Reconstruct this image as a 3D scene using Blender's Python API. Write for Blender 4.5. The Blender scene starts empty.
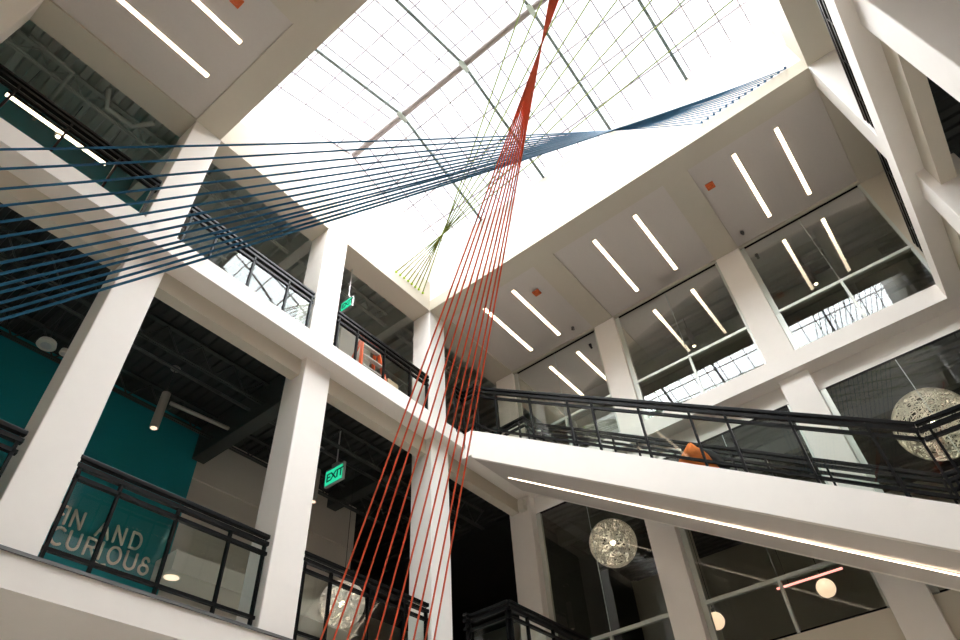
import bpy, bmesh, math, random
from mathutils import Vector, Matrix
random.seed(7)
scn = bpy.context.scene
col = scn.collection
ZO = 1.5                      # eye height above the ground floor; all coordinates below are measured from the eye

# ------------------------------------------------------------------ materials
def mat(name, color, rough=0.6, metal=0.0, noise=0.0, nscale=8.0, bump=0.0, bscale=60.0, emit=None, estr=0.0, spec=0.5):
    m = bpy.data.materials.new(name); m.use_nodes = True
    nt = m.node_tree; b = nt.nodes['Principled BSDF']
    b.inputs['Base Color'].default_value = (*color, 1); b.inputs['Roughness'].default_value = rough
    b.inputs['Metallic'].default_value = metal; b.inputs['Specular IOR Level'].default_value = spec
    tc = nt.nodes.new('ShaderNodeTexCoord')
    if noise:
        n = nt.nodes.new('ShaderNodeTexNoise'); n.inputs['Scale'].default_value = nscale; n.inputs['Detail'].default_value = 4
        r = nt.nodes.new('ShaderNodeMapRange'); r.inputs['To Min'].default_value = 1 - noise; r.inputs['To Max'].default_value = 1 + noise
        mx = nt.nodes.new('ShaderNodeMix'); mx.data_type = 'RGBA'; mx.blend_type = 'MULTIPLY'; mx.inputs['Factor'].default_value = 1
        mx.inputs[6].default_value = (*color, 1)
        nt.links.new(tc.outputs['Object'], n.inputs['Vector']); nt.links.new(n.outputs['Fac'], r.inputs['Value'])
        nt.links.new(r.outputs['Result'], mx.inputs[7]); nt.links.new(mx.outputs[2], b.inputs['Base Color'])
    if bump:
        n = nt.nodes.new('ShaderNodeTexNoise'); n.inputs['Scale'].default_value = bscale
        bp = nt.nodes.new('ShaderNodeBump'); bp.inputs['Strength'].default_value = bump; bp.inputs['Distance'].default_value = 0.01
        nt.links.new(tc.outputs['Object'], n.inputs['Vector']); nt.links.new(n.outputs['Fac'], bp.inputs['Height'])
        nt.links.new(bp.outputs['Normal'], b.inputs['Normal'])
    if emit:
        b.inputs['Emission Color'].default_value = (*emit, 1); b.inputs['Emission Strength'].default_value = estr
    return m

def glass(name, tint, ior=1.7, wavy=0.0, wscale=1.6, haze=0.0):
    m = bpy.data.materials.new(name); m.use_nodes = True
    nt = m.node_tree; nt.nodes.clear()
    out = nt.nodes.new('ShaderNodeOutputMaterial'); mx = nt.nodes.new('ShaderNodeMixShader')
    tr = nt.nodes.new('ShaderNodeBsdfTransparent'); tr.inputs['Color'].default_value = (*tint, 1)
    gl = nt.nodes.new('ShaderNodeBsdfGlossy'); gl.inputs['Roughness'].default_value = 0.0
    gl.inputs['Color'].default_value = (0.93, 0.97, 0.96, 1)
    fr = nt.nodes.new('ShaderNodeFresnel'); fr.inputs['IOR'].default_value = ior
    if wavy:
        tc = nt.nodes.new('ShaderNodeTexCoord'); n = nt.nodes.new('ShaderNodeTexNoise'); n.inputs['Scale'].default_value = wscale
        n.inputs['Detail'].default_value = 0.0
        bp = nt.nodes.new('ShaderNodeBump'); bp.inputs['Strength'].default_value = 1.0; bp.inputs['Distance'].default_value = wavy
        nt.links.new(tc.outputs['Object'], n.inputs['Vector']); nt.links.new(n.outputs['Fac'], bp.inputs['Height'])
        nt.links.new(bp.outputs['Normal'], gl.inputs['Normal'])
    nt.links.new(fr.outputs['Fac'], mx.inputs['Fac']); nt.links.new(tr.outputs[0], mx.inputs[1])
    nt.links.new(gl.outputs[0], mx.inputs[2]); nt.links.new(mx.outputs[0], out.inputs['Surface'])
    return m

M = {
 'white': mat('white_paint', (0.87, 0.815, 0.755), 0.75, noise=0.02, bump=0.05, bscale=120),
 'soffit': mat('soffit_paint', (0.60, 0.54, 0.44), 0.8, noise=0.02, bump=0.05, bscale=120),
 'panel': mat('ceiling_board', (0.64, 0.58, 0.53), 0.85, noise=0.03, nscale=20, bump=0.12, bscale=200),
 'greywall': mat('grey_wall_paint', (0.52, 0.48, 0.41), 0.85, noise=0.03),
 'darkroom': mat('dark_wall_paint', (0.06, 0.062, 0.055), 0.8, noise=0.05),
 'teal': mat('teal_wall_paint', (0.0, 0.21, 0.235), 0.7, noise=0.05, nscale=3),
 'darkdeck': mat('black_painted_deck', (0.022, 0.025, 0.022), 0.75, noise=0.15, nscale=5),
 'greydeck': mat('grey_green_painted_deck', (0.36, 0.38, 0.33), 0.7, noise=0.1, nscale=5),
 'greysteel': mat('grey_green_painted_steel', (0.42, 0.43, 0.37), 0.6, noise=0.08),
 'darksteel': mat('dark_painted_steel', (0.035, 0.04, 0.035), 0.55, noise=0.1),
 'rail': mat('black_powder_coated_steel', (0.004, 0.004, 0.004), 0.38, 0.0, bump=0.05, bscale=200, spec=0.13),
 'bronze': mat('dark_bronze_steel', (0.09, 0.075, 0.07), 0.4, 0.5),
 'slabedge': mat('grey_steel_edge', (0.16, 0.16, 0.16), 0.5, 0.5),
 'glazing': glass('window_glass', (0.74, 0.78, 0.70), 1.43, 0.00008, 0.7),
 'railglass': glass('balustrade_glass', (0.86, 0.93, 0.90), 1.5, 0.014, 0.9),
 'skyglass': glass('skylight_glass', (0.93, 0.95, 0.97), 1.3),
 'muntin': mat('white_aluminium', (0.30, 0.26, 0.28), 0.5),
 'mullion': mat('satin_aluminium', (0.58, 0.60, 0.54), 0.4, 0.3),
 'ridge': mat('grey_brown_steel_tube', (0.23, 0.19, 0.18), 0.5, 0.1),
 'rafter': mat('dark_green_grey_steel', (0.14, 0.17, 0.16), 0.5, 0.1),
 'joint': mat('pale_steel_plate', (0.45, 0.5, 0.47), 0.5, 0.1),
 'led': mat('warm_lamp_diffuser', (0.9, 0.85, 0.75), 0.5, emit=(1.0, 0.78, 0.55), estr=4.2),
 'ledstair': mat('warm_strip_diffuser', (0.9, 0.85, 0.75), 0.5, emit=(1.0, 0.80, 0.62), estr=3.0),
 'opal': mat('opal_lamp_glass', (0.9, 0.85, 0.75), 0.4, emit=(1.0, 0.70, 0.50), estr=0.72),
 'bulb': mat('lit_bulb', (0.9, 0.85, 0.75), 0.4, emit=(1.0, 0.80, 0.6), estr=9.0),
 'redtube': mat('pink_red_light_tube', (0.9, 0.3, 0.3), 0.4, emit=(1.0, 0.30, 0.27), estr=1.6),
 'floor': mat('polished_concrete', (0.66, 0.62, 0.56), 0.5, noise=0.08, nscale=2),
 'blue': mat('blue_cord', (0.014, 0.13, 0.26), 0.7, noise=0.25, nscale=60),
 'red': mat('orange_red_cord', (0.88, 0.13, 0.05), 0.65, noise=0.15, nscale=60),
 'lime': mat('lime_green_cord', (0.22, 0.27, 0.04), 0.7, noise=0.15, nscale=60),
 'limeknot': mat('bright_lime_bead', (0.42, 0.62, 0.02), 0.6),
 'blueknot': mat('dark_blue_bead', (0.01, 0.07, 0.17), 0.6),
 'letter': mat('pale_lettering', (0.70, 0.66, 0.56), 0.6),
 'lettershade': mat('lettering_edge', (0.16, 0.17, 0.14), 0.6),
 'orange': mat('orange_detector', (0.72, 0.14, 0.03), 0.5),
 'ladder': mat('orange_fibreglass', (0.85, 0.12, 0.03), 0.45),
 'alu': mat('aluminium', (0.62, 0.60, 0.58), 0.35, 0.7),
 'vest': mat('orange_fabric', (0.90, 0.22, 0.03), 0.85, noise=0.15, nscale=12),
 'blackfabric': mat('dark_grey_fabric', (0.05, 0.05, 0.055), 0.9),
 'signgreen': mat('lit_green_face', (0.02, 0.5, 0.28), 0.5, emit=(0.03, 0.80, 0.42), estr=0.45),
 'signtext': mat('sign_letters_dark_green', (0.0, 0.1, 0.05), 0.6),
 'signbox': mat('grey_sign_housing', (0.3, 0.31, 0.29), 0.45, 0.3),
 'wire': mat('pale_resin_fibre', (0.80, 0.75, 0.70), 0.6),
 'cyl': mat('grey_cylinder_lamp_body', (0.34, 0.32, 0.27), 0.5, 0.2),
 'box': mat('white_plastic', (0.75, 0.71, 0.62), 0.5),
 'tan': mat('tan_cardboard', (0.5, 0.36, 0.22), 0.8),
 'shelf': mat('dark_brown_laminate', (0.10, 0.07, 0.05), 0.6),
}

# ------------------------------------------------------------------ mesh builder
class MB:
    def __init__(s): s.v = []; s.f = []
    def add(s, vs, fs):
        o = len(s.v); s.v += [tuple(v) for v in vs]; s.f += [tuple(i + o for i in f) for f in fs]; return s
    def box(s, x0, x1, y0, y1, z0, z1):
        return s.add([(x0,y0,z0),(x1,y0,z0),(x1,y1,z0),(x0,y1,z0),(x0,y0,z1),(x1,y0,z1),(x1,y1,z1),(x0,y1,z1)],
                     [(0,3,2,1),(4,5,6,7),(0,1,5,4),(1,2,6,5),(2,3,7,6),(3,0,4,7)])
    def bar(s, p, q, w, h, up=(0,0,1), roll=0):
        p = Vector(p); q = Vector(q); d = (q - p).normalized(); u = Vector(up)
        if abs(d.dot(u)) > 0.98: u = Vector((0,1,0))
        a = d.cross(u).normalized(); b = a.cross(d).normalized()
        vs = [c + a*sx*w/2 + b*sz*h/2 for c in (p, q) for sx, sz in ((-1,-1),(1,-1),(1,1),(-1,1))]
        return s.add(vs, [(0,1,2,3),(7,6,5,4),(0,4,5,1),(1,5,6,2),(2,6,7,3),(3,7,4,0)])
    def tube(s, pts, r, n=8, cap=True):
        pts = [Vector(p) for p in pts]; rings = []; prev = None
        for i, p in enumerate(pts):
            d = (pts[min(i+1, len(pts)-1)] - pts[max(i-1, 0)]).normalized()
            u = prev if prev is not None else (Vector((0,0,1)) if abs(d.z) < 0.9 else Vector((1,0,0)))
            a = d.cross(u).normalized(); b = a.cross(d).normalized(); prev = b
            rr = r[i] if isinstance(r, (list, tuple)) else r
            rings.append([p + a*math.cos(2*math.pi*k/n)*rr + b*math.sin(2*math.pi*k/n)*rr for k in range(n)])
        vs = [v for ring in rings for v in ring]; fs = []
        for i in range(len(rings)-1):
            for k in range(n): fs.append((i*n+k, i*n+(k+1)%n, (i+1)*n+(k+1)%n, (i+1)*n+k))
        if cap: fs.append(tuple(range(n))[::-1]); fs.append(tuple((len(rings)-1)*n+k for k in range(n)))
        return s.add(vs, fs)
    def ball(s, c, r, nu=16, nv=10, sx=1, sy=1, sz=1):
        c = Vector(c); vs = [c + Vector((0,0,r*sz))]; fs = []
        for j in range(1, nv):
            t = math.pi*j/nv
            for i in range(nu):
                a = 2*math.pi*i/nu; vs.append(c + Vector((r*sx*math.sin(t)*math.cos(a), r*sy*math.sin(t)*math.sin(a), r*sz*math.cos(t))))
        vs.append(c - Vector((0,0,r*sz)))
        for i in range(nu): fs.append((0, 1+i, 1+(i+1)%nu))
        for j in range(nv-2):
            for i in range(nu):
                a = 1+j*nu+i; b = 1+j*nu+(i+1)%nu; fs.append((a, a+nu, b+nu, b))
        last = len(vs)-1
        for i in range(nu): fs.append((last, 1+(nv-2)*nu+(i+1)%nu, 1+(nv-2)*nu+i))
        return s.add(vs, fs)
    def prism(s, poly, axis, a, b):      # poly in the two other axes, extruded along axis from a to b
        n = len(poly)
        def P(p, t): return {'x': (t, p[0], p[1]), 'y': (p[0], t, p[1]), 'z': (p[0], p[1], t)}[axis]
        vs = [P(p, a) for p in poly] + [P(p, b) for p in poly]
        return s.add(vs, [tuple(range(n))[::-1], tuple(range(n, 2*n))] + [(i, (i+1)%n, n+(i+1)%n, n+i) for i in range(n)])
    def build(s, name, m, parent=None, smooth=False, bevel=0.0):
        xs = [v[0] for v in s.v]; ys = [v[1] for v in s.v]; zs = [v[2] for v in s.v]
        org = Vector(((min(xs)+max(xs))/2, (min(ys)+max(ys))/2, min(zs)))
        me = bpy.data.meshes.new(name); me.from_pydata([Vector(v) - org for v in s.v], [], s.f)
        bm = bmesh.new(); bm.from_mesh(me); bmesh.ops.recalc_face_normals(bm, faces=bm.faces); bm.to_mesh(me); bm.free()
        me.materials.append(M[m] if isinstance(m, str) else m)
        if smooth:
            for p in me.polygons: p.use_smooth = True
        o = bpy.data.objects.new(name, me); col.objects.link(o)
        w = org + Vector((0, 0, ZO))
        if parent is not None:
            o.parent = parent; o.location = w - wloc(parent)
        else: o.location = w
        if bevel:
            bv = o.modifiers.new('bevel', 'BEVEL'); bv.width = bevel; bv.segments = 2; bv.limit_method = 'ANGLE'
        return o
def wloc(o):
    l = o.location.copy()
    while o.parent: o = o.parent; l += o.location
    return l
def thing(name, loc, label, cat, group=None):
    o = bpy.data.objects.new(name, None); col.objects.link(o); o.location = Vector(loc) + Vector((0,0,ZO)); o.empty_display_size = 0.1
    o['label'] = label; o['category'] = cat
    if group: o['group'] = group
    return o
def tag(o, label, cat, group=None):
    o['label'] = label; o['category'] = cat
    if group: o['group'] = group
    return o
def struct(o, label=None):
    o['kind'] = 'structure'
    if label: o['label'] = label
    return o
def B(*a): return MB().box(*a)

# ------------------------------------------------------------------ levels
F2, F3, RO, S3, S2 = 2.82, 7.12, 10.0, 6.8, 2.5        # floor 2, floor 3, atrium soffit, soffit under floor 3, soffit under floor 2
YL, YT, XR = 6.28, -1.82, 9.94                          # faces of the left, near-right and window side
XO0, XO1 = 1.9, 7.09                                    # skylight opening
XW = -4.6                                               # closing wall behind the viewer
COLX = [(-4.27, -3.8), (-1.42, -0.97), (1.45, 1.92), (4.27, 4.75), (7.09, 7.55)]

# ------------------------------------------------------------------ shell
struct(B(-8, 16, -8, 13, -1.8, -1.5).build('floor', 'floor'))
struct(B(-8, 16, 12.6, 12.8, -1.5, 11.5).build('wall_back_left', 'greywall'))
struct(B(15.0, 15.2, -8, 12.8, -1.5, 11.5).build('wall_back_window_side', 'greywall'))
struct(B(-8, 16, -7.2, -7.0, -1.5, 11.5).build('wall_back_near', 'greywall'))
struct(B(XW-0.2, XW, -7, 12.6, -1.5, 11.5).build('wall_behind', 'white'))
struct(MB().box(-5, 0.9, -8, 13, 11.5, 11.7).box(8.3, 16, -8, 13, 11.5, 11.7).box(0.9, 8.3, 6.8, 13, 11.5, 11.7).box(0.9, 8.3, -8, -2.4, 11.5, 11.7).build('ceiling_roof_deck', 'greydeck'))
# skylight curb
cb = MB().box(XO0-0.46, XO0, YT-0.4, YL+0.4, RO+0.3, 11.85).box(XO1, XO1+0.46, YT-0.4, YL+0.4, RO+0.3, 11.85)
for y0, y1 in ((YL, YL+0.4), (YT-0.4, YT)):
    cb.prism([(XO0, RO+0.9), (XO1, RO+0.9), (XO1, 11.85), (4.5, 12.95), (XO0, 11.85)], 'y', y0, y1)
cb.box(0.9, XO0-0.46, -2.4, 6.8, 11.5, 11.7).box(XO1+0.46, 8.3, -2.4, 6.8, 11.5, 11.7)
struct(cb.build('wall_skylight_curb', 'white'))

# atrium soffit: recessed boards between beams
bm_ = MB()
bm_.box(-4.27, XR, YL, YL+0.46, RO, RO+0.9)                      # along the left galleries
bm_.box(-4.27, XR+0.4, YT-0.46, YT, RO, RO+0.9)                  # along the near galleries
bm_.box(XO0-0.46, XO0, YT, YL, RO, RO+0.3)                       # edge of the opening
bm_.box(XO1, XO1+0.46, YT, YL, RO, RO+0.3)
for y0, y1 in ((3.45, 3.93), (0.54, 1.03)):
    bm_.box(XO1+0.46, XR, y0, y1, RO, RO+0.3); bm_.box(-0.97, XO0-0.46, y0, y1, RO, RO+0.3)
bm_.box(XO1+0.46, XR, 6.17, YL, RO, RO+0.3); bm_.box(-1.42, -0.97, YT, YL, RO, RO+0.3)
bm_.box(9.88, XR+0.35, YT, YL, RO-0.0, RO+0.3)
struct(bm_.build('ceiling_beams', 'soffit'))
bp = MB()
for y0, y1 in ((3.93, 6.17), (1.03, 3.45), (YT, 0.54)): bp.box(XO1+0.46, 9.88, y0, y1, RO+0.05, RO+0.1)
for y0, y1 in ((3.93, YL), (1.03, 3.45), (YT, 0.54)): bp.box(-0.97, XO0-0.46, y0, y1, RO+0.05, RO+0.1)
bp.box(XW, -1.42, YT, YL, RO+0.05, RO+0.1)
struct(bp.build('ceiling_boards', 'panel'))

# floor 3: gallery slab edges
def gallery(side, x0, x1, nm):
    # side +1: left side (y = YL), -1: near side (y = YT)
    def yy(a): return YL + a if side > 0 else YT - a
    def bx(m, a0, a1, b0, b1, z0, z1):
        p, q = sorted((yy(b0), yy(b1))); return m.box(a0, a1, p, q, z0, z1)
    far = 12.6 if side > 0 else -7.0
    s = MB(); s.box(x0, x1, *sorted((yy(0.3), far)), S3+0.18, F3)
    s.box(x0, x1, *sorted((yy(-0.2 if side > 0 else -0.14), yy(0.3))), S3, F3)
    struct(s.build('floor_three_slab_'+nm, 'white'))
    s = MB(); bx(s, x0, x1, 0.12, 0.30, 6.5 if side > 0 else 6.42, S3+0.001)
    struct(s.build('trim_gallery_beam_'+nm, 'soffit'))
gallery(1, XW, 7.8, 'left')
gallery(-1, XW, 9.75, 'near')
struct(B(9.75, XR+0.4, -7.0, YT, S3, F3).build('floor_three_end', 'white'))
# corner of floor 3 beyond the last column
c = MB().box(7.8, XR+0.2, 6.05, 6.6, S3, F3).box(7.8, XR+0.4, 6.6, 12.6, S3+0.18, F3).box(7.8, 9.4, 5.93, 6.15, 6.6, F3)
struct(c.build('floor_three_corner', 'white'))
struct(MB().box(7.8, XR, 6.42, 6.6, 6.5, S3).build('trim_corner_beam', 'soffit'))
# window side: slab edge, soffit and lintel
struct(B(9.75, XR+0.4, YT, 6.05, S3, F3).build('trim_window_side_slab', 'white'))
struct(B(10.08, 10.13, YT-0.4, 6.66, 6.45, S3).build('trim_window_lintel', 'white'))
struct(B(9.84, 10.05, YT-0.1, 6.1, F3, F3+0.06).build('trim_window_sill_upper', 'white'))
# floor 3 and 2 slabs inside the window side rooms
struct(B(10.34, 15, -7, 12.6, S3, F3).build('floor_three_rooms', 'darkdeck'))
struct(B(10.3, 15, -7, 12.6, S2, F2).build('floor_two_rooms', 'darkdeck'))
# wall under the lower windows
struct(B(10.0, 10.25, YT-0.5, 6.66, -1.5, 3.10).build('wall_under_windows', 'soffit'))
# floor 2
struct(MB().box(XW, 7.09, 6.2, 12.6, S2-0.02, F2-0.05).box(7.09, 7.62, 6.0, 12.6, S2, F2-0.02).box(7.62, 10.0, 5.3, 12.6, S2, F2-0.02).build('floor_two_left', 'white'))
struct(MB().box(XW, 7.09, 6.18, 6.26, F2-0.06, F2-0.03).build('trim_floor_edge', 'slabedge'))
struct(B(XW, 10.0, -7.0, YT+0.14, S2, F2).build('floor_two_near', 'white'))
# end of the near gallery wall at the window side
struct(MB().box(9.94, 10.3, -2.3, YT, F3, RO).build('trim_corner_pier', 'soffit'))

# interior ceilings (corrugated decks)
def deck(name, m, x0, x1, y0, y1, z, pitch, h):
    s = MB(); n = int((x1-x0)/pitch); pr = []
    for i in range(n):
        a = x0 + i*pitch
        pr += [(a, z), (a+pitch*0.42, z), (a+pitch*0.5, z+h), (a+pitch*0.92, z+h)]
    vs = [(px, y0, pz) for px, pz in pr] + [(px, y1, pz) for px, pz in pr]; k = len(pr)
    s.add(vs, [(i, i+1, k+i+1, k+i) for i in range(k-1)])
    s.box(x0, x1, y0, y1, z+h+0.01, z+h+0.05)
    return struct(s.build(name, m))
deck('ceiling_deck_upper_left', 'greydeck', XW, 15, YL+0.46, 12.6, 11.0, 0.28, 0.09)
deck('ceiling_deck_lower_left', 'darkdeck', XW, 15, YL+0.3, 12.6, 6.86, 0.16, 0.04)
deck('ceiling_deck_upper_near', 'greydeck', XW, 15, -7, YT-0.46, 11.0, 0.28, 0.06)
deck('ceiling_deck_lower_near', 'darkdeck', XW, 10, -7, YT-0.3, 6.86, 0.16, 0.04)
deck('ceiling_deck_upper_rooms', 'greydeck', 10.34, 15, YT-0.46, 6.74, 10.9, 0.28, 0.06)
deck('ceiling_deck_lower_rooms', 'darkdeck', 10.34, 15, YT-0.46, 6.5, 6.7, 0.2, 0.04)

# walls of the rooms behind the left galleries
struct(B(XW, 4.45, 9.0, 9.15, F2, 6.86).build('wall_teal', 'teal'))
struct(MB().box(4.45, 7.95, 9.03, 9.15, F2, 6.84).box(4.45, 7.95, 9.0, 9.03, 5.95, 6.84).build('wall_grey_lower', 'greywall'))
struct(B(XW, 2.4, 8.75, 8.9, F3, 10.98).build('wall_teal_upper', 'teal'))
struct(B(6.05, 6.9, 7.8, 7.95, F3, 9.9).build('wall_white_upper', 'white'))

# ------------------------------------------------------------------ columns
def column(x0, x1, y0, y1, z0, z1, label, grp):
    o = B(x0, x1, y0, y1, z0, z1).build('column', 'white', bevel=0.012); tag(o, label, 'column', grp); return o
ordn = ['beside the wall behind the viewer', 'at the far left edge', 'under the left corner of the skylight', 'between the second and third open bays', 'at the far corner below the skylight']
up = {1: 'square white upper column cut by the top left corner of the photo',
      2: 'bright white upper column at the left end of the skylight, crossed by blue cords',
      3: 'white upper column right of the glass that mirrors the skylight',
      4: 'white upper column standing exactly under the far corner of the skylight'}
lo = {1: 'lower gallery column beyond the left edge of the photo',
      2: 'broad white lower column at the left, in front of the teal wall',
      3: 'white lower column between the lettered teal bay and the exit sign bay',
      4: 'white lower column behind the fan of red cords'}
for i, (x0, x1) in enumerate(COLX):
    if i == 0: continue
    column(x0, x1, YL, YL+0.46, F3, RO, up[i], 'columns of the upper left gallery')
    if i > 1: column(x0+0.035, x1+0.035, YL, YL+0.46, F2-0.05, S3, lo[i], 'columns of the lower left gallery')
ups = [(6.17, 6.65, 'pale upper column in the far corner, left of the first window'), (3.43, 3.92, 'white upper column between the first and the middle upper window'), (0.54, 1.03, 'white upper column between the middle and the last upper window')]
los = [(6.15, 6.66, 'lower column in the far corner beside the small white wall box'), (3.44, 3.92, 'lower column between the wire globe window and the opal lamp window'), (0.51, 1.01, 'white lower column rising behind the stair railing up to the slab')]
for y0, y1, l in ups: column(9.86, 10.3, y0, y1, F3+0.0, RO, l, 'columns of the upper window wall')
for y0, y1, l in los: column(9.90, 10.3, y0, y1, -1.5, S3, l, 'columns of the lower window wall')
nu = {2: 'upper near gallery column at the left end of the skylight opening', 3: 'upper near gallery column beyond the top edge of the photo', 4: 'white upper column at the top right corner of the skylight'}
nl = {2: 'lower near gallery column outside the photo beside the viewer', 3: 'large white column crossing the top right corner of the photo', 4: 'lower near gallery column cut by the right edge of the photo'}
for i in (3, 4):
    x0, x1 = COLX[i]
    if i > 2: x0, x1 = x0-0.03, x1-0.04
    column(x0, x1, YT-0.46, YT, F3, RO, nu[i], 'columns of the upper near gallery')
    column(x0, x1+0.02, YT-0.46, YT-0.01, F2, S3, nl[i], 'columns of the lower near gallery')

# ------------------------------------------------------------------ skylight
sk = thing('skylight', (4.5, 2.2, 11.85), 'bright pitched glass skylight with grey steel ridge and grid over the atrium', 'skylight')
MB().tube([(4.5, YT, 12.82), (4.5, 6.2, 12.82)], 0.07, 10).build('ridge_beam', 'ridge', sk, smooth=True)
for k, y in enumerate((4.74, 3.07, 1.42, -0.24, )):
    r = MB().bar((1.9, y, 11.86), (4.5, y, 12.86), 0.055, 0.09).bar((4.5, y, 12.86), (7.1, y, 11.86), 0.055, 0.09).build('rafter', 'rafter', sk)
    MB().bar((4.36, y, 12.80), (4.64, y, 12.80), 0.1, 0.12).build('joint_plate', 'joint', r)
mt = MB()
for sgn in (-1, 1):
    xe = 4.5 + sgn*2.6
    def S(t, dz=0): return (4.5 + sgn*2.6*t, 12.95 - 1.0*t + dz)
    y = YT + 0.2
    while y < YL:
        (xa, za), (xb, zb) = S(0.02), S(1.0)
        mt.bar((xa, y, za), (xb, y, zb), 0.022, 0.03); y += 0.415
    for t in (0.16, 0.38, 0.60, 0.82):
        xa, za = S(t); mt.bar((xa, YT, za), (xa, YL, za), 0.020, 0.03)
mt.build('glazing_bars', 'muntin', sk)
MB().add([(1.9, YT, 12.0), (4.5, YT, 13.0), (4.5, YL, 13.0), (1.9, YL, 12.0)], [(0,1,2,3)]).add([(4.5, YT, 13.0), (7.1, YT, 12.0), (7.1, YL, 12.0), (4.5, YL, 13.0)], [(0,1,2,3)]).build('glass_pane', 'skyglass', sk)

# ------------------------------------------------------------------ linear lights
def linear_light(x0, x1, y, z, label, grp, w=0.066):
    t = thing('linear_ceiling_light', ((x0+x1)/2, y, z-0.005), label, 'ceiling light', grp)
    B(x0-0.008, x1+0.008, y-w/2-0.008, y+w/2+0.008, z-0.004, z+0.06).build('housing', 'panel', t)
    B(x0, x1, y-w/2, y+w/2, z-0.010, z-0.004).build('diffuser', 'led', t)
zc = RO+0.05
lab = [(5.40, 'recessed light strip over the far corner, first of the soffit row, crossed by red cords'),
       (4.64, 'recessed light strip beside the orange detector near the red cords'),
       (2.66, 'left light strip of the pair on the middle ceiling board'),
       (1.76, 'right light strip of the pair on the middle ceiling board'),
       (-0.24, 'left light strip of the pair on the last board by the skylight corner'),
       (-1.02, 'right light strip of the pair on the last board by the skylight corner')]
for y, l in lab: linear_light(7.83, 9.58, y, zc, l, 'light strips above the window wall')
linear_light(-0.62, 1.13, 5.55, zc, 'longer visible light strip on the top left ceiling board', 'light strips on the left ceiling')
linear_light(-0.62, 1.13, 4.75, zc, 'shorter visible light strip on the top left ceiling board', 'light strips on the left ceiling')

# ------------------------------------------------------------------ detectors and cameras on the soffit
def detector(x, y, label, grp='orange detectors on the ceiling boards'):
    t = thing('smoke_detector', (x, y, zc-0.06), label, 'detector', grp)
    B(x-0.075, x+0.075, y-0.075, y+0.075, zc-0.035, zc).build('base', 'orange', t, bevel=0.01)
    MB().tube([(x, y, zc-0.035), (x, y, zc-0.06)], [0.05, 0.03], 10).build('dome', 'orange', t)
detector(8.2, 4.29, 'square orange detector between the two strips nearest the red cords')
detector(8.16, 0.36, 'square orange detector right of the middle pair of ceiling strips')
detector(0.73, 4.31, 'square orange detector cut by the top edge above the left ceiling')
def spot(x, y, label):
    t = thing('ceiling_camera', (x, y, zc-0.1), label, 'camera', 'small dark ceiling cameras')
    MB().tube([(x, y, zc), (x, y, zc-0.04)], 0.035, 10).build('base', 'bronze', t)
    MB().tube([(x-0.045, y, zc-0.09), (x+0.03, y, zc-0.04)], 0.025, 10).build('lens_tube', 'bronze', t)
spot(9.59, 4.29, 'tiny dark camera on the board above the first upper window')
spot(9.58, 0.33, 'tiny dark camera on the board left of the last upper window')

# ------------------------------------------------------------------ railings
def railing(loc, label, grp, path, posts, side=(0, 0), H=1.05, ends=True, cat='railing'):
    """path: list of 3D points of the floor line; posts: list of fractions per segment; side: offset of handrail"""
    t = thing('balustrade', loc, label, cat, grp)
    n = len(path)
    def off(p, dz, o=0.0): return Vector((p[0]+side[0]*o, p[1]+side[1]*o, p[2]+dz))
    hr = MB(); tb = MB(); sb = MB(); bb = MB()
    for i in range(n-1):
        p, q = path[i], path[i+1]
        hr.bar(off(p, H-0.01, 0.09), off(q, H-0.01, 0.09), 0.065, 0.05)
        tb.bar(off(p, H-0.095), off(q, H-0.095), 0.06, 0.045)
        sb.bar(off(p, H-0.215), off(q, H-0.215), 0.05, 0.04)
        bb.bar(off(p, 0.11), off(q, 0.11), 0.045, 0.035)
    hr.build('handrail', 'rail', t, bevel=0.008); tb.build('top_rail', 'rail', t); sb.build('middle_rail', 'rail', t); bb.build('bottom_rail', 'rail', t)
    for i in range(n-1):
        p, q = Vector(path[i]), Vector(path[i+1]); d = (q-p); dh = Vector((d.x, d.y, 0)).normalized()
        fr = posts[i]
        for f in fr:
            c = p + d*f
            MB().bar(c + Vector((0,0,-0.03)), c + Vector((0,0,H-0.07)), 0.05, 0.028, up=(dh.x, dh.y, 0)).build('post', 'rail', t)
            MB().bar(c + Vector((side[0]*0.02, side[1]*0.02, H-0.11)), c + Vector((side[0]*0.09, side[1]*0.09, H-0.045)), 0.012, 0.012).build('bracket', 'bronze', t)
        for a, b in zip(fr[:-1], fr[1:]):
            if (b-a)*d.length < 0.16: continue
            u = p + d*a + dh*0.03; v = p + d*b - dh*0.03
            z0, z1 = 0.135, H-0.225
            nrm = Vector((dh.y, -dh.x, 0))*0.005
            vs = [u+nrm+Vector((0,0,z0)), v+nrm+Vector((0,0,z0)), v+nrm+Vector((0,0,z1)), u+nrm+Vector((0,0,z1))]
            MB().add(vs, [(0,1,2,3)]).build('glass_panel', 'railglass', t)
    return t
def bayposts(x0, L, xs): return [[(x-x0)/L for x in xs]]
def left_rail(k, z, label, grp):
    xs0 = COLX[k][1]; xs1 = COLX[k+1][0]
    a = xs0+0.02; b = xs1-0.02
    ps = [a+0.05, a+0.48, a+1.14, a+1.80, b-0.04]
    railing(((a+b)/2, 6.31, z), label, grp, [(a, 6.31, z), (b, 6.31, z)], bayposts(a, b-a, ps), side=(0, 0))
left_rail(1, F3, 'upper balustrade at the left edge mirroring a ceiling light strip', 'balustrades of the upper left gallery')
left_rail(2, F3, 'upper balustrade with glass that mirrors the white skylight grid', 'balustrades of the upper left gallery')
left_rail(3, F3, 'upper balustrade with the orange ladder behind its glass', 'balustrades of the upper left gallery')
left_rail(1, F2, 'lower balustrade cut by the left edge of the photo', 'balustrades of the lower left gallery')
left_rail(2, F2, 'lower balustrade in front of the lettering on the teal wall', 'balustrades of the lower left gallery')
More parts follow.
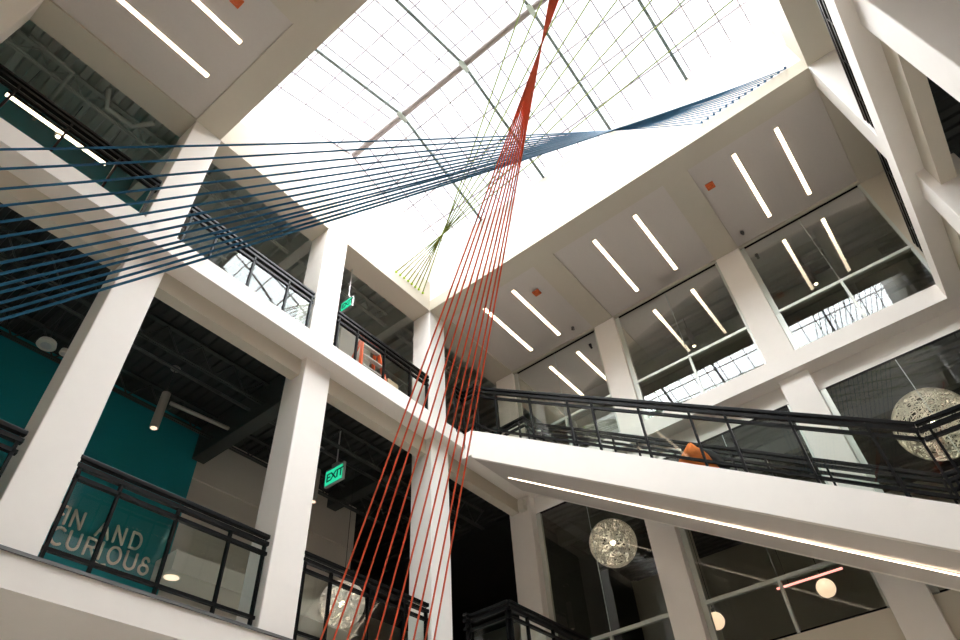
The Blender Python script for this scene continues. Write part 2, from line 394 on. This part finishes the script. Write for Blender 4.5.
left_rail(3, F2, 'lower balustrade at the bottom behind the red cords', 'balustrades of the lower left gallery')
# floor 3 corner rail and stair rail (outer)
railing((7.5, 6.1, F3), 'small black corner balustrade beside the head of the stair', None, [(7.58, 6.10, F3-0.02), (7.86, 6.10, F3-0.02), (7.86, 5.80, F3-0.02)], [[0.05, 0.95], [0.9]], side=(0, 0))
SL = 0.648; YTOP, YBOT, ZL = 5.93, -0.30, 3.13
def zs(y): return F3 - SL*(YTOP-y)
sp = [5.32, 4.61, 3.90, 3.48, 2.75, 2.05, 1.60, 0.88, 0.14, -0.27]
path = [(7.83, 5.80, F3), (7.83, 5.55, zs(5.55)), (7.83, YBOT, zs(YBOT)), (7.83, -1.75, zs(YBOT))]
railing((7.83, 2.5, 5), 'long black stair balustrade along the atrium side of the white flight', 'stair balustrades',
        path, [[0.2], [(5.55-y)/(5.55-YBOT) for y in sp], [0.07, 0.5, 0.97]], side=(0, 0))
path = [(9.37, 6.95, F3), (9.37, 5.72, F3), (9.37, 5.55, zs(5.55)), (9.37, YBOT, zs(YBOT)), (9.37, -1.75, zs(YBOT))]
railing((9.37, 2.5, 5), 'black stair balustrade on the window side of the white flight', 'stair balustrades',
        path, [[0.05, 0.5, 0.9], [0.5], [(5.55-y)/(5.55-YBOT) for y in sp], [0.07, 0.5, 0.97]], side=(0, 0), H=1.09)
# near side rails, upper and lower
def near_rail(x0, x1, z, label, grp):
    a = x0+0.02; b = x1-0.02
    railing(((a+b)/2, YT+0.07-0.0, z), label, grp, [(a, YT-0.06, z), (b, YT-0.06, z)], bayposts(a, b-a, [a+0.05, a+0.48, a+1.14, a+1.80, b-0.04]), side=(0, 0))
near_rail(COLX[3][1], COLX[4][0], F3, 'upper near balustrade seen edge-on left of the skylight corner column', 'balustrades of the upper near gallery')
near_rail(COLX[4][1], 9.94, F3, 'upper near balustrade seen edge-on beside the last upper window', 'balustrades of the upper near gallery')
# floor 2 stairwell rail
railing((7.66, 5.7, F2), 'black balustrade around the lower stairwell at the bottom edge', None,
        [(7.58, 6.05, F2), (7.70, 6.05, F2), (7.68, 5.33, F2), (9.9, 5.33, F2)], [[0.5], [0.04, 0.95], [0.015, 0.2, 0.5, 0.8, 0.97]], side=(0, 0), H=0.99)

# ------------------------------------------------------------------ staircase
st = thing('staircase', (8.6, 2.8, -1.5+1.63), 'long white straight staircase with light strip under it, crossing the right half', 'staircase')
def side_poly(zt, zb): return [(YTOP, F3+zt), (YBOT, zs(YBOT)+zt), (-1.8, zs(YBOT)+zt), (-1.8, zs(YBOT)+zb), (YBOT-0.05, zs(YBOT)+zb), (YTOP, F3+zb)]
MB().prism(side_poly(0.02, -0.57), 'x', 7.80, 7.88).build('stringer', 'white', st, bevel=0.006)
MB().prism(side_poly(0.02, -0.57), 'x', 9.32, 9.40).build('stringer', 'white', st)
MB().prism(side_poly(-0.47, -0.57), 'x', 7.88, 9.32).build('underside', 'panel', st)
sb = MB(); ns = 24; run = (YTOP-YBOT)/ns; rise = (F3-zs(YBOT))/ns
for i in range(ns):
    y1 = YTOP - i*run; zt = F3 - (i+1)*rise
    sb.box(7.88, 9.32, y1-run, y1, zt-0.12, zt)
sb.box(7.88, 9.32, -1.8, YBOT, zs(YBOT)-0.2, zs(YBOT))
sb.build('steps', 'floor', st)
ya, yb = 5.72, -1.6
ls = MB()
ls.bar((8.60, ya, zs(ya)-0.575), (8.60, YBOT, zs(YBOT)-0.575), 0.026, 0.012).bar((8.60, YBOT, zs(YBOT)-0.575), (8.60, yb, zs(YBOT)-0.575), 0.026, 0.012)
ls.build('light_strip', 'ledstair', st)

# ------------------------------------------------------------------ window walls
def window(n, y0, y1, z0, z1, xg, ztr, joint, label):
    w = bpy.data.objects.new('window_%d' % n, None); col.objects.link(w); w.location = (xg, (y0+y1)/2, z0+ZO); struct(w, label)
    fr = MB()
    t = 0.02
    fr.box(xg-0.02, xg+0.05, y0, y0+0.05, z0, z1).box(xg-0.02, xg+0.05, y1-0.09, y1, z0, z1)
    fr.build('window_frame', 'mullion', w)
    MB().box(xg-0.03, xg+0.04, y0, y1, ztr-0.028, ztr+0.028).build('transom', 'mullion', w)
    ym = (y0+y1)/2
    MB().box(xg-0.03, xg+0.03, ym-0.022, ym+0.022, z0, ztr-0.028).build('mullion', 'mullion', w)
    MB().box(xg-0.004, xg+0.004, ym-0.005, ym+0.005, ztr+0.028, z1-0.03).build('glass_joint', 'joint', w)
    MB().box(xg-0.02, xg+0.03, y0, y1, z1-0.015, z1).build('head_trim', 'rail', w)
    MB().box(xg-0.02, xg+0.03, y0, y1, z0, z0+0.02).build('sill_trim', 'rail', w)
    for a, b, za, zb in ((y0+0.05, ym, z0+0.02, ztr-0.028), (ym, y1-0.09, z0+0.02, ztr-0.028), (y0+0.05, ym, ztr+0.028, z1-0.03), (ym, y1-0.09, ztr+0.028, z1-0.03)):
        MB().add([(xg, a, za), (xg, b, za), (xg, b, zb), (xg, a, zb)], [(0,1,2,3)]).build('glass_pane', 'glazing', w)
window(1, 3.92, 6.17, F3+0.06, RO, 9.955, 8.15, 1, 'first upper window in the far corner behind the stair')
window(2, 1.03, 3.43, F3+0.06, RO, 9.955, 8.15, 1, 'middle upper window mirroring the skylight grid')
window(3, -1.82, 0.54, F3+0.06, RO, 9.955, 8.15, 1, 'last upper window at the right mirroring the corded skylight')
window(4, 3.92, 6.15, 3.13, 6.45, 10.1, 3.88, 1, 'lower window with the wire globe lamp')
window(5, 1.01, 3.44, 3.13, 6.45, 10.1, 3.88, 1, 'lower window with the opal lamps and red light tube')
window(6, -1.82, 0.51, 3.13, 6.45, 10.1, 3.88, 1, 'lower window behind the stair landing at the right edge')

# interior of the window side rooms: ducts, beams
def duct(p, q, r, label, m='greysteel'):
    return tag(MB().tube([p, q], r, 16).build('air_duct', m, smooth=True), label, 'duct', 'ducts and pipes behind the glass')
duct((12.4, -1.7, 10.3), (12.4, 6.1, 10.3), 0.25, 'thick round grey duct behind the upper windows')
duct((10.7, -0.9, 10.2), (14.5, -0.9, 10.2), 0.12, 'thin grey duct behind the last upper window')
for x in (11.2, 13.6):
    struct(B(x, x+0.2, YT-0.4, 6.6, 10.5, 10.9).build('trim_room_beam', 'greysteel'))
for x in (11.4, 13.0):
    struct(B(x, x+0.15, YT-0.4, 6.5, 6.4, 6.7).build('trim_lower_room_beam', 'darksteel'))
struct(MB().box(11.9, 12.4, 4.0, 4.5, F2, 6.4).build('wall_room_pier', 'greywall'))
struct(MB().box(10.34, 15, 6.66, 6.76, F2, 11).build('wall_room_end', 'darkroom'))

# ------------------------------------------------------------------ open web joists
def joist(x0, x1, y, zt, d, m, label, grp, name='steel_joist'):
    t = thing(name, ((x0+x1)/2, y, zt-d), label, 'joist', grp)
    MB().box(x0, x1, y-0.035, y+0.035, zt-0.035, zt).build('top_chord', m, t)
    MB().box(x0, x1, y-0.035, y-0.008, zt-d, zt-d+0.03).box(x0, x1, y+0.008, y+0.035, zt-d, zt-d+0.03).build('bottom_chord', m, t)
    w = MB(); n = int((x1-x0)/0.55); s = (x1-x0)/n
    for i in range(n):
        a = x0+i*s
        w.tube([(a, y, zt-0.03), (a+s/2, y, zt-d+0.02)], 0.012, 5).tube([(a+s/2, y, zt-d+0.02), (a+s, y, zt-0.03)], 0.012, 5)
    w.build('web', m, t)
for i, y in enumerate((7.25, 8.55)):
    joist(XW, 9.8, y, 6.84, 0.42, 'darksteel', ['black open-web joist nearest the lower left gallery edge', 'black open-web joist along the top of the teal wall'][i], 'joists over the lower left gallery')
joist(XW, 9.8, 10.6, 6.84, 0.42, 'darksteel', 'black open-web joist deep behind the lower left gallery', 'joists over the lower left gallery')
for i, y in enumerate((7.7, 9.1)):
    joist(XW, 9.8, y, 10.98, 0.42, 'greysteel', ['grey green open-web joist nearest the upper left gallery edge', 'grey green open-web joist further in above the upper left gallery'][i], 'joists over the upper left gallery')
for x, l in ((1.55, 'deep grey beam above the first upper balustrade'), (4.4, 'deep grey beam above the skylight-mirroring balustrade'), (7.2, 'deep grey beam beside the far corner column')):
    struct(B(x, x+0.2, YL+0.46, 12.6, 10.45, 11.0).build('trim_deck_beam', 'greysteel'))
for x, zb in ((4.35, 6.25), (7.2, 6.55)):
    struct(B(x, x+0.22, YL+0.46, 12.6, zb, 6.86).build('trim_lower_deck_beam', 'darksteel'))
def pipe(pts, r, m, label, grp='pipes under the gallery ceilings'):
    return tag(MB().tube(pts, r, 8).build('conduit_pipe', m, smooth=True), label, 'pipe', grp)
pipe([(XW, 6.98, 10.62), (9.5, 6.98, 10.62)], 0.03, 'greysteel', 'thin grey pipe just behind the upper gallery edge')
pipe([(-0.9, 7.3, 10.5), (-0.2, 7.35, 10.5), (-0.2, 8.6, 10.5)], 0.03, 'greysteel', 'bent grey pipe crossing the deck in the top left opening')
pipe([(0.3, 7.2, 10.55), (0.45, 7.5, 10.5), (0.9, 7.5, 10.5), (1.1, 7.2, 10.55)], 0.045, 'greysteel', 'curved grey pipe left of the first upper column')
pipe([(3.3, 7.9, 10.4), (3.3, 8.3, 10.4), (3.7, 8.3, 10.4), (3.7, 9.4, 10.4)], 0.05, 'greysteel', 'bent grey pipe above the skylight-mirroring balustrade')
pipe([(XW, 7.6, 6.5), (9.5, 7.6, 6.5)], 0.025, 'darksteel', 'thin dark pipe crossing above the exit sign')
pipe([(3.38, 8.2, 6.4), (4.36, 8.1, 6.4)], 0.032, 'cyl', 'short grey pipe right of the hanging cylinder lamp')

# ------------------------------------------------------------------ cylinder pendants, discs, small lamps
def cyl_lamp(x, y, zt, zb, label, ceil):
    t = thing('cylinder_pendant', (x, y, zb), label, 'pendant lamp', 'cylinder pendants under the lower gallery')
    MB().tube([(x, y, zb), (x, y, zt)], 0.062, 16).build('lamp_body', 'cyl', t, smooth=False)
    MB().tube([(x, y, zb-0.002), (x, y, zb+0.01)], 0.045, 14).build('lens', 'opal', t)
    MB().tube([(x, y, zt), (x, y, ceil)], 0.008, 6).build('rod', 'darksteel', t)
    MB().tube([(x, y, ceil-0.03), (x, y, ceil)], 0.07, 12).build('canopy', 'cyl', t)
cyl_lamp(3.2, 8.0, 6.36, 5.74, 'grey cylinder pendant in front of the teal wall', 6.86)
cyl_lamp(6.1, 8.0, 6.41, 5.80, 'grey cylinder pendant half hidden behind the column by the exit sign', 6.86)
def disc(x, y, z, r, label):
    t = thing('ceiling_speaker', (x, y, z), label, 'ceiling fitting', 'round fittings before the teal wall')
    MB().tube([(x, y, z), (x, y, z+0.06)], [r, r*0.9], 20).build('rim', 'box', t)
    MB().tube([(x, y, z-0.01), (x, y, z+0.01)], r*0.55, 16).build('grille', 'alu', t)
    MB().tube([(x, y, z+0.06), (x, y, 6.86)], 0.01, 6).build('rod', 'darksteel', t)
disc(1.52, 8.0, 6.15, 0.12, 'round white fitting hanging left of the broad lower column')
disc(1.76, 8.05, 6.2, 0.06, 'small round fitting peeking out beside the broad lower column')
t = thing('recessed_downlight', (4.04, 8.0, 3.98), 'glowing oval downlight seen through the lower balustrade glass', 'downlight')
# it is fixed on the underside of a low dropped bulkhead in the room behind
struct(B(4.19, 7.6, 8.3, 8.8, 4.12, 4.4).build('ceiling_low_bulkhead', 'greywall'))
t.location = (4.32, 8.5, 4.12-0.01+ZO)
MB().tube([(4.32, 8.5, 4.11), (4.32, 8.5, 4.13)], 0.10, 20).build('lens', 'opal', t)
MB().tube([(4.32, 8.5, 4.112), (4.32, 8.5, 4.13)], 0.12, 20).build('ring', 'box', t)

def reflection_strip(x0, x1, y, z, ceil, label):  # added glowing bar behind the balustrade, imitates the ceiling strip's reflection in its glass
    t = thing('strip_reflection_standin', ((x0+x1)/2, y, z), label, 'pendant lamp')
    B(x0, x1, y-0.04, y+0.04, z+0.005, z+0.07).build('housing', 'rail', t)
    B(x0, x1, y-0.033, y+0.033, z-0.004, z+0.005).build('diffuser', 'led', t)
    for x in (x0+0.1, x1-0.1): MB().tube([(x, y, z+0.07), (x, y, ceil)], 0.004, 4).build('cable', 'darksteel', t)
reflection_strip(-0.66, 0.96, 8.09, 10.0, 11.0, 'added glowing strip standing in for the ceiling light mirrored in the upper left-edge balustrade')
def spot_lamp(c, label, grp=None, ceil=11.0):
    t = thing('spot_lamp', c, label, 'spot lamp', grp)
    MB().tube([(c[0], c[1], c[2]), (c[0], c[1], c[2]+0.55)], 0.06, 12).build('lamp_body', 'cyl', t)
    MB().tube([(c[0], c[1], c[2]-0.004), (c[0], c[1], c[2]+0.01)], 0.032, 12).build('lens', 'bulb', t)
    MB().tube([(c[0], c[1], c[2]+0.55), (c[0], c[1], ceil)], 0.008, 5).build('rod', 'darksteel', t)
spot_lamp((0.2, 8.15, 9.95), 'small bright spot lamp beside the strip at the upper left edge')
spot_lamp((12.0, -0.35, 10.07), 'cylinder spot lamp seen in the last upper window', 'spot lamps behind the upper windows')
spot_lamp((12.0, 2.5, 10.05), 'cylinder spot lamp seen in the middle upper window', 'spot lamps behind the upper windows')

# ------------------------------------------------------------------ signs
def text_mesh(body, size, ext, name, m, parent, loc, rot, bold=0.0):
    cu = bpy.data.curves.new(name, 'FONT'); cu.body = body; cu.size = size; cu.extrude = ext; cu.offset = bold; cu.space_character = 0.9
    cu.align_x = 'LEFT'
    tmp = bpy.data.objects.new(name+'_tmp', cu); col.objects.link(tmp)
    bpy.context.view_layer.update()
    me = bpy.data.meshes.new_from_object(tmp.evaluated_get(bpy.context.evaluated_depsgraph_get()))
    bpy.data.objects.remove(tmp); me.materials.clear(); me.materials.append(M[m])
    o = bpy.data.objects.new(name, me); col.objects.link(o); o.parent = parent
    o.location = Vector(loc) + Vector((0,0,ZO)) - wloc(parent); o.rotation_euler = rot
    return o
def exit_sign(x, y0, y1, z0, z1, ceil, label):
    t = thing('exit_sign', (x, (y0+y1)/2, z0), label, 'sign', 'green exit signs')
    MB().box(x+0.012, x+0.06, y0-0.02, y1+0.02, z0-0.02, z1+0.05).build('housing', 'signbox', t, bevel=0.006)
    B(x, x+0.012, y0, y1, z0, z1).build('lit_face', 'signgreen', t)
    h = z1-z0
    text_mesh('EXIT', h*0.82, 0.002, 'lettering', 'signtext', t, (x-0.003, y1-(y1-y0)*0.06, z0+h*0.2), (math.pi/2, 0, -math.pi/2), 0.003)
    MB().box(x+0.0, x+0.1, (y0+y1)/2-0.07, (y0+y1)/2+0.07, z1+0.05, z1+0.1).build('canopy', 'signbox', t)
    MB().tube([(x+0.04, (y0+y1)/2, z1+0.1), (x+0.04, (y0+y1)/2, ceil)], 0.012, 6).build('rod', 'alu', t)
exit_sign(5.9, 7.11, 7.50, 5.79, 6.05, 6.86, 'green EXIT sign hanging in the lower gallery bay')
exit_sign(5.2, 6.54, 6.80, 8.86, 9.06, 11.0, 'green EXIT sign hanging beside the upper column')

wl = thing('wall_lettering', (3.5, 8.97, 4.2), 'pale rounded lettering with CURIOUS as its lower line on the teal wall', 'lettering')
def arc(cx, cz, rx, rz, a0, a1, n=12):
    return [(cx + rx*math.cos(math.radians(a0+(a1-a0)*k/n)), cz + rz*math.sin(math.radians(a0+(a1-a0)*k/n))) for k in range(n+1)]
H_ = 0.225
def glyph(ch, w):
    if ch == 'F': return [[(0, 0), (0, H_), (w, H_)], [(0, H_*0.5), (w*0.8, H_*0.5)]]
    if ch == 'I': return [[(0, 0), (0, H_)]]
    if ch == 'N': return [[(0, 0), (0, H_), (w, 0), (w, H_)]]
    if ch == 'A': return [[(0, 0), (w/2, H_), (w, 0)], [(w*0.2, H_*0.35), (w*0.8, H_*0.35)]]
    if ch == 'D': return [[(0, 0), (0, H_), (w*0.4, H_)] + arc(w*0.45, H_/2, w*0.55, H_/2, 85, -85) + [(w*0.4, 0), (0, 0)]]
    if ch == 'C': return [arc(w*0.55, H_/2, w*0.55, H_/2, 55, 305)]
    if ch == 'U': return [[(0, H_)] + arc(w/2, w/2, w/2, w/2, 180, 360) + [(w, H_)]]
    if ch == 'R': return [[(0, 0), (0, H_), (w*0.5, H_)] + arc(w*0.55, H_*0.75, w*0.45, H_*0.25, 80, -80) + [(w*0.5, H_*0.5), (0, H_*0.5)], [(w*0.5, H_*0.5), (w*1.05, 0.0), (w*1.35, -0.05), (w*1.9, -0.075), (w*2.4, -0.05)]]
    if ch == 'O': return [arc(w/2, H_/2, w/2, H_/2, 0, 360, 20)]
    if ch == 'S': return [arc(w*0.55, H_*0.76, w*0.34, H_*0.24, 20, 250, 12) + arc(w*0.5, H_*0.27, w*0.5, H_*0.29, 75, -250, 16)]
def put(ch, x, z, w):
    m = MB()
    for st_ in glyph(ch, w):
        P_ = [(x+a, 8.965, z+b) for a, b in st_]
        for p_, q_ in zip(P_[:-1], P_[1:]): m.tube([p_, q_], 0.0185, 8)
        for p_ in P_: m.ball(p_, 0.0185, 8, 6)
    m.build('letter', 'letter', wl, smooth=True)
for ch, x, w in (('F', 2.79, 0.09), ('I', 2.915, 0), ('N', 2.995, 0.13), ('A', 3.345, 0.17), ('N', 3.595, 0.13), ('D', 3.835, 0.14)): put(ch, x, 4.54, w)
for ch, x, w in (('C', 2.83, 0.16), ('U', 3.05, 0.14), ('R', 3.285, 0.13), ('I', 3.49, 0), ('O', 3.60, 0.165), ('U', 3.845, 0.14), ('S', 4.06, 0.125)): put(ch, x, 4.255, w)

# ------------------------------------------------------------------ globe lamps
def wire_globe(c, r, label, ceil):
    t = thing('wire_globe_lamp', (c[0], c[1], c[2]-r), label, 'pendant lamp', 'wire globe pendants')
    rnd = random.Random(int(c[0]*100)); s = MB(); C = Vector(c)
    for k in range(240):
        n = Vector((rnd.gauss(0,1), rnd.gauss(0,1), rnd.gauss(0,1))).normalized()
        a = n.orthogonal().normalized(); b = n.cross(a); th = rnd.uniform(0.25, 1.45); ph = rnd.uniform(0, 6.28); ln = rnd.uniform(1.2, 4.5)
        pts = [C + (n*math.cos(th) + (a*math.cos(ph+ln*j/12) + b*math.sin(ph+ln*j/12))*math.sin(th))*r for j in range(13)]
        s.tube(pts, 0.006, 4, cap=False)
    s.build('wire_shell', 'wire', t)
    MB().ball(c, 0.05, 12, 8).build('bulb', 'bulb', t, smooth=True)
    pl = bpy.data.lights.new('globe_light', 'POINT'); pl.energy = 8*(r/0.5)**2; pl.color = (1.0, 0.90, 0.80); pl.shadow_soft_size = 0.09
    po = bpy.data.objects.new('globe_light', pl); col.objects.link(po); po.location = C + Vector((0, 0, ZO))
    MB().tube([(c[0], c[1], c[2]), (c[0], c[1], ceil)], 0.006, 5).build('cable', 'darksteel', t)
    MB().tube([(c[0], c[1], c[2]+0.03), (c[0], c[1], c[2]+0.12)], 0.03, 8).build('lamp_holder', 'alu', t)
cam_M = Matrix(((0.62173379, -0.53525341, -0.5717962), (-0.78121198, -0.47615006, -0.40371892), (-0.05616887, 0.69769973, -0.71418495)))
FPX = 652.115666
def ray(px, py): return cam_M @ Vector(((px-480)/FPX, (320-py)/FPX, -1.0))
def onx(px, py, x): d = ray(px, py); return d*(x/d.x)
def ony(px, py, y): d = ray(px, py); return d*(y/d.y)
wire_globe(tuple(onx(613, 543, 11.2)), 0.455, 'wire globe pendant with lit bulb hanging behind the lower window', 6.7)
wire_globe(tuple(onx(934, 424, 11.0)), 0.56, 'large wire globe pendant behind the stair balustrade at the right edge', 6.7)
wire_globe(tuple(ony(342, 604, 8.1)), 0.36, 'wire globe lamp half seen through the lower balustrade behind red cords', 6.86)
def opal(c, r, label, ceil):
    t = thing('opal_globe_lamp', (c[0], c[1], c[2]-r), label, 'pendant lamp', 'opal globe pendants')
    MB().ball(c, r, 20, 14).build('shade', 'opal', t, smooth=True)
    MB().tube([(c[0], c[1], c[2]+r-0.01), (c[0], c[1], c[2]+r+0.06)], 0.03, 8).build('cap', 'bronze', t)
    MB().tube([(c[0], c[1], c[2]+r+0.05), (c[0], c[1], ceil)], 0.006, 5).build('cable', 'darksteel', t)
opal(tuple(onx(826, 588, 11.3)), 0.14, 'glowing opal globe touching the pink red light tube', 6.7)
opal(tuple(onx(716, 621, 11.3)), 0.14, 'glowing opal globe at the bottom beside the lower window column', 6.7)
p, q = onx(777, 589, 11.15), onx(846, 576, 11.15); q.z = p.z
t = thing('light_tube', ((p.x+q.x)/2, (p.y+q.y)/2, p.z), 'thin pink red glowing tube in front of the opal globe', 'tube light')
MB().tube([p, q], 0.017, 10).build('tube', 'redtube', t, smooth=True)
MB().tube([p+Vector((0, -0.2, 0.02)), (p.x, p.y-0.2, 6.7)], 0.004, 4).build('cable', 'darksteel', t)

# ------------------------------------------------------------------ small things
sc_ = onx(522.5, 506, 9.85)
o = MB().box(9.78, 9.90, sc_.y-0.07, sc_.y+0.07, sc_.z-0.11, sc_.z+0.11).build('wall_speaker', 'box', bevel=0.01); tag(o, 'small white box fixed high on the far corner column', 'speaker')

# step ladder behind the upper balustrade
ld = thing('step_ladder', (6.1, 6.9, F3), 'orange A-frame step ladder behind the upper balustrade glass', 'ladder')
def lad(x0, x1, yb, lean):
    s = MB()
    for sgn, xb, xt in ((0, x0-0.10, x0+0.14), (1, x1+0.10, x1-0.14)):
        s.bar((xb, yb, F3), (xt, 6.95, 8.86), 0.03, 0.075, up=(0, 1, 0))
    return s
lad(5.78, 6.42, 6.65, 1).build('side_rails', 'ladder', ld); lad(5.78, 6.42, 7.35, 1).build('rear_rails', 'ladder', ld)
for k in range(5):
    f = (k+0.7)/5.6; y = 6.65 + (6.95-6.65)*f
    MB().box(5.70+0.23*f, 6.50-0.23*f, y-0.04, y+0.04, F3+1.74*f-0.015, F3+1.74*f+0.015).build('step', 'alu', ld)
MB().box(5.90, 6.30, 6.86, 7.04, 8.84, 8.90).build('top_cap', 'ladder', ld)
o = MB().box(6.5, 6.78, 6.8, 7.1, F3, F3+0.95).build('cardboard_box', 'tan', bevel=0.005); tag(o, 'tall tan carton standing right of the orange ladder', 'box')

# orange jacket lying on the stair landing edge
c0 = onx(690, 456, 8.2); yv = c0.y
jk = MB(); nu_, nv_ = 20, 12; rnd = random.Random(3)
zb = zs(yv)-0.02
vs = []; fs = []
for j in range(nv_+1):
    for i in range(nu_):
        a = 2*math.pi*i/nu_; t_ = j/nv_
        rr = (0.30*(1-t_**1.6)+0.02)*(1+0.12*math.sin(3*a+4*t_)+0.07*math.sin(7*a-5*t_))
        vs.append((8.2+rr*0.6*math.cos(a), yv+rr*math.sin(a)-0.05*t_, zb+0.50*t_+0.04*math.sin(5*a)*t_))
for j in range(nv_):
    for i in range(nu_): fs.append((j*nu_+i, j*nu_+(i+1)%nu_, (j+1)*nu_+(i+1)%nu_, (j+1)*nu_+i))
fs.append(tuple(nv_*nu_+i for i in range(nu_)))
jt = thing('work_jacket', (8.2, yv, zb), 'crumpled bright orange work jacket heaped on the stair', 'jacket')
jk.add(vs, fs).build('body', 'vest', jt, smooth=True)
MB().tube([(8.2, yv-0.15, zb+0.36), (8.18, yv-0.27, zb+0.24), (8.15, yv-0.36, zb+0.10), (8.15, yv-0.42, zb-0.10)], [0.05, 0.06, 0.06, 0.05], 8).build('dark_sleeve', 'blackfabric', jt, smooth=True)

# ------------------------------------------------------------------ cords
def cord(pts, r, m, label, cat, grp, knots, km, kr):
    o = MB().tube(pts, r, 6).build(cat + '_cord', m, smooth=True)
    tag(o, label, 'cord', grp)
    for k in knots: MB().ball(k, kr, 10, 6).build('anchor_bead', km, o, smooth=True)
    return o
ords = ['first', 'second', 'third', 'fourth', 'fifth', 'sixth', 'seventh', 'eighth', 'ninth', 'tenth', 'eleventh', 'twelfth', 'thirteenth', 'fourteenth']
YB = [149.5, 169, 189, 206, 222, 237, 250.5, 263, 274, 285, 292.5, 303, 312, 320]
TM = 0.66; SAG = 0.30
for i, yb in enumerate(YB):
    k = i/13
    Pr = Vector((7.08, -0.07 - 1.50*k, 10.31))
    Pm = ony(0, yb, 3.3)
    sg = lambda t: Vector((0, 0, -SAG*4*t*(1-t)))
    Pe = Pr + (Pm - sg(TM) - Pr)/TM
    pts = [Pr + (Pe-Pr)*(j/28) + sg(j/28) for j in range(29)]
    lab_ = {0: 'dark blue cord, topmost of the fan at the left edge', 13: 'dark blue cord, lowest of the fan at the left edge'}.get(i, 'dark blue cord, %s from the top of the fan at the left edge' % ords[i])
    cord(pts, 0.0085, 'blue', lab_, 'blue', 'blue cords twisting to the skylight corner', [Pr+Vector((-0.02,0,0))], 'blueknot', 0.024)

def plane_of(a, b): return ray(*a).cross(ray(*b))
RB = [(318.75,380),(332.5,389.5),(347.5,399.5),(361.75,410.75),(375.75,421),(389,431),(401,440),(412.5,448),(423.75,456.5),(434.5,463)]
for i, (xb, xm) in enumerate(RB):
    # every cord passes the neck of the fan
    xn = 544.0 + (4.5-i)*0.2
    n = plane_of((xm, 480), (xn, 36))
    zt = 10.35; yt = YT+0.02; xt = -(n.y*yt + n.z*zt)/n.x
    n2 = plane_of((xm, 480), (xb, 640))
    d = ray(xm, 480)
    # point where the cord passes in front of the gallery at picture height 480
    yb_ = 5.35; zb_ = -1.48
    xg = -(n.y*yb_ + n.z*zb_)/n.x
    A = Vector((xt, yt, zt)); Bp = Vector((xg, yb_, zb_))
    lab_ = {0: 'orange red cord, leftmost of the fan at the bottom edge', 9: 'orange red cord, rightmost of the fan at the bottom edge'}.get(i, 'orange red cord, %s from the left of the fan at the bottom edge' % ords[i])
    cord([A + (Bp-A)*(j/8) for j in range(9)], 0.0075, 'red', lab_, 'red', 'orange red cords hanging through the atrium', [A, Bp+Vector((0,0,0.02))], 'red', 0.024)
LA = [(396,272),(400,275),(404,278),(408,281),(411.5,284),(415,287),(418.5,289.5),(422.5,293)]
LT = [733,684.5,652,617,590,564,542,524.5]
for i, (a, xt) in enumerate(zip(LA, LT)):
    A = ony(a[0], a[1], YL-0.01)
    n = plane_of((a[0], a[1]), (xt, 0))
    zt = 10.4; yt = YT+0.02; X = -(n.y*yt + n.z*zt)/n.x
    import sys; sys.stderr.write("lime %d %.2f\n" % (i, X))
    if not (XO0 < X < XO1):
        X = min(max(X, XO0+0.02), XO1-0.02); yt = -(n.x*X + n.z*zt)/n.y
    Bp = Vector((X, yt, zt))
    lab_ = {0: 'lime green cord, leftmost bead on the far skylight curb', 7: 'lime green cord, rightmost bead on the far skylight curb'}.get(i, 'lime green cord, %s bead from the left on the far skylight curb' % ords[i])
    cord([A + (Bp-A)*(j/6) for j in range(7)], 0.0115, 'lime', lab_, 'lime', 'lime cords fanning under the skylight', [A+Vector((0,-0.01,0)), Bp], 'limeknot', 0.028)

# ------------------------------------------------------------------ light
w = bpy.data.worlds.new('overcast_sky'); scn.world = w; w.use_nodes = True
bg = w.node_tree.nodes['Background']; bg.inputs['Color'].default_value = (0.95, 0.98, 1.0, 1); bg.inputs['Strength'].default_value = 1.2
def area(name, loc, rot, sx, sy, e, c=(1,1,1), portal=False):
    l = bpy.data.lights.new(name, 'AREA'); l.shape = 'RECTANGLE'; l.size = sx; l.size_y = sy; l.energy = e; l.color = c
    o = bpy.data.objects.new(name, l); col.objects.link(o); o.location = Vector(loc)+Vector((0,0,ZO)); o.rotation_euler = rot
    if portal: l.cycles.is_portal = True
    return o
area('skylight_portal', (4.5, 2.23, 13.05), (0, 0, 0), 5.2, 8.1, 1, portal=True)

sl = bpy.data.lights.new('daylight', 'SUN'); sl.energy = 25; sl.angle = math.radians(140); sl.color = (0.97, 0.99, 1.0)
so = bpy.data.objects.new('daylight', sl); col.objects.link(so); so.location = (4.5, 2, 20); so.rotation_euler = (0, 0, 0)
# ------------------------------------------------------------------ camera
cam = bpy.data.cameras.new('camera'); co = bpy.data.objects.new('camera', cam); col.objects.link(co)
cam.sensor_width = 36; cam.lens = 36*FPX/960; cam.clip_start = 0.05; cam.clip_end = 200
co.matrix_world = Matrix.Translation((0, 0, ZO)) @ cam_M.to_4x4()
scn.camera = co
vs_ = scn.view_settings; vs_.view_transform = 'Standard'; vs_.look = 'None'; vs_.exposure = 0.85; vs_.gamma = 1.0; vs_.use_curve_mapping = False
cy = scn.cycles; cy.max_bounces = 10; cy.diffuse_bounces = 6; cy.glossy_bounces = 4; cy.transparent_max_bounces = 16
cy.use_denoising = True; cy.sample_clamp_indirect = 8; cy.caustics_reflective = False; cy.caustics_refractive = False
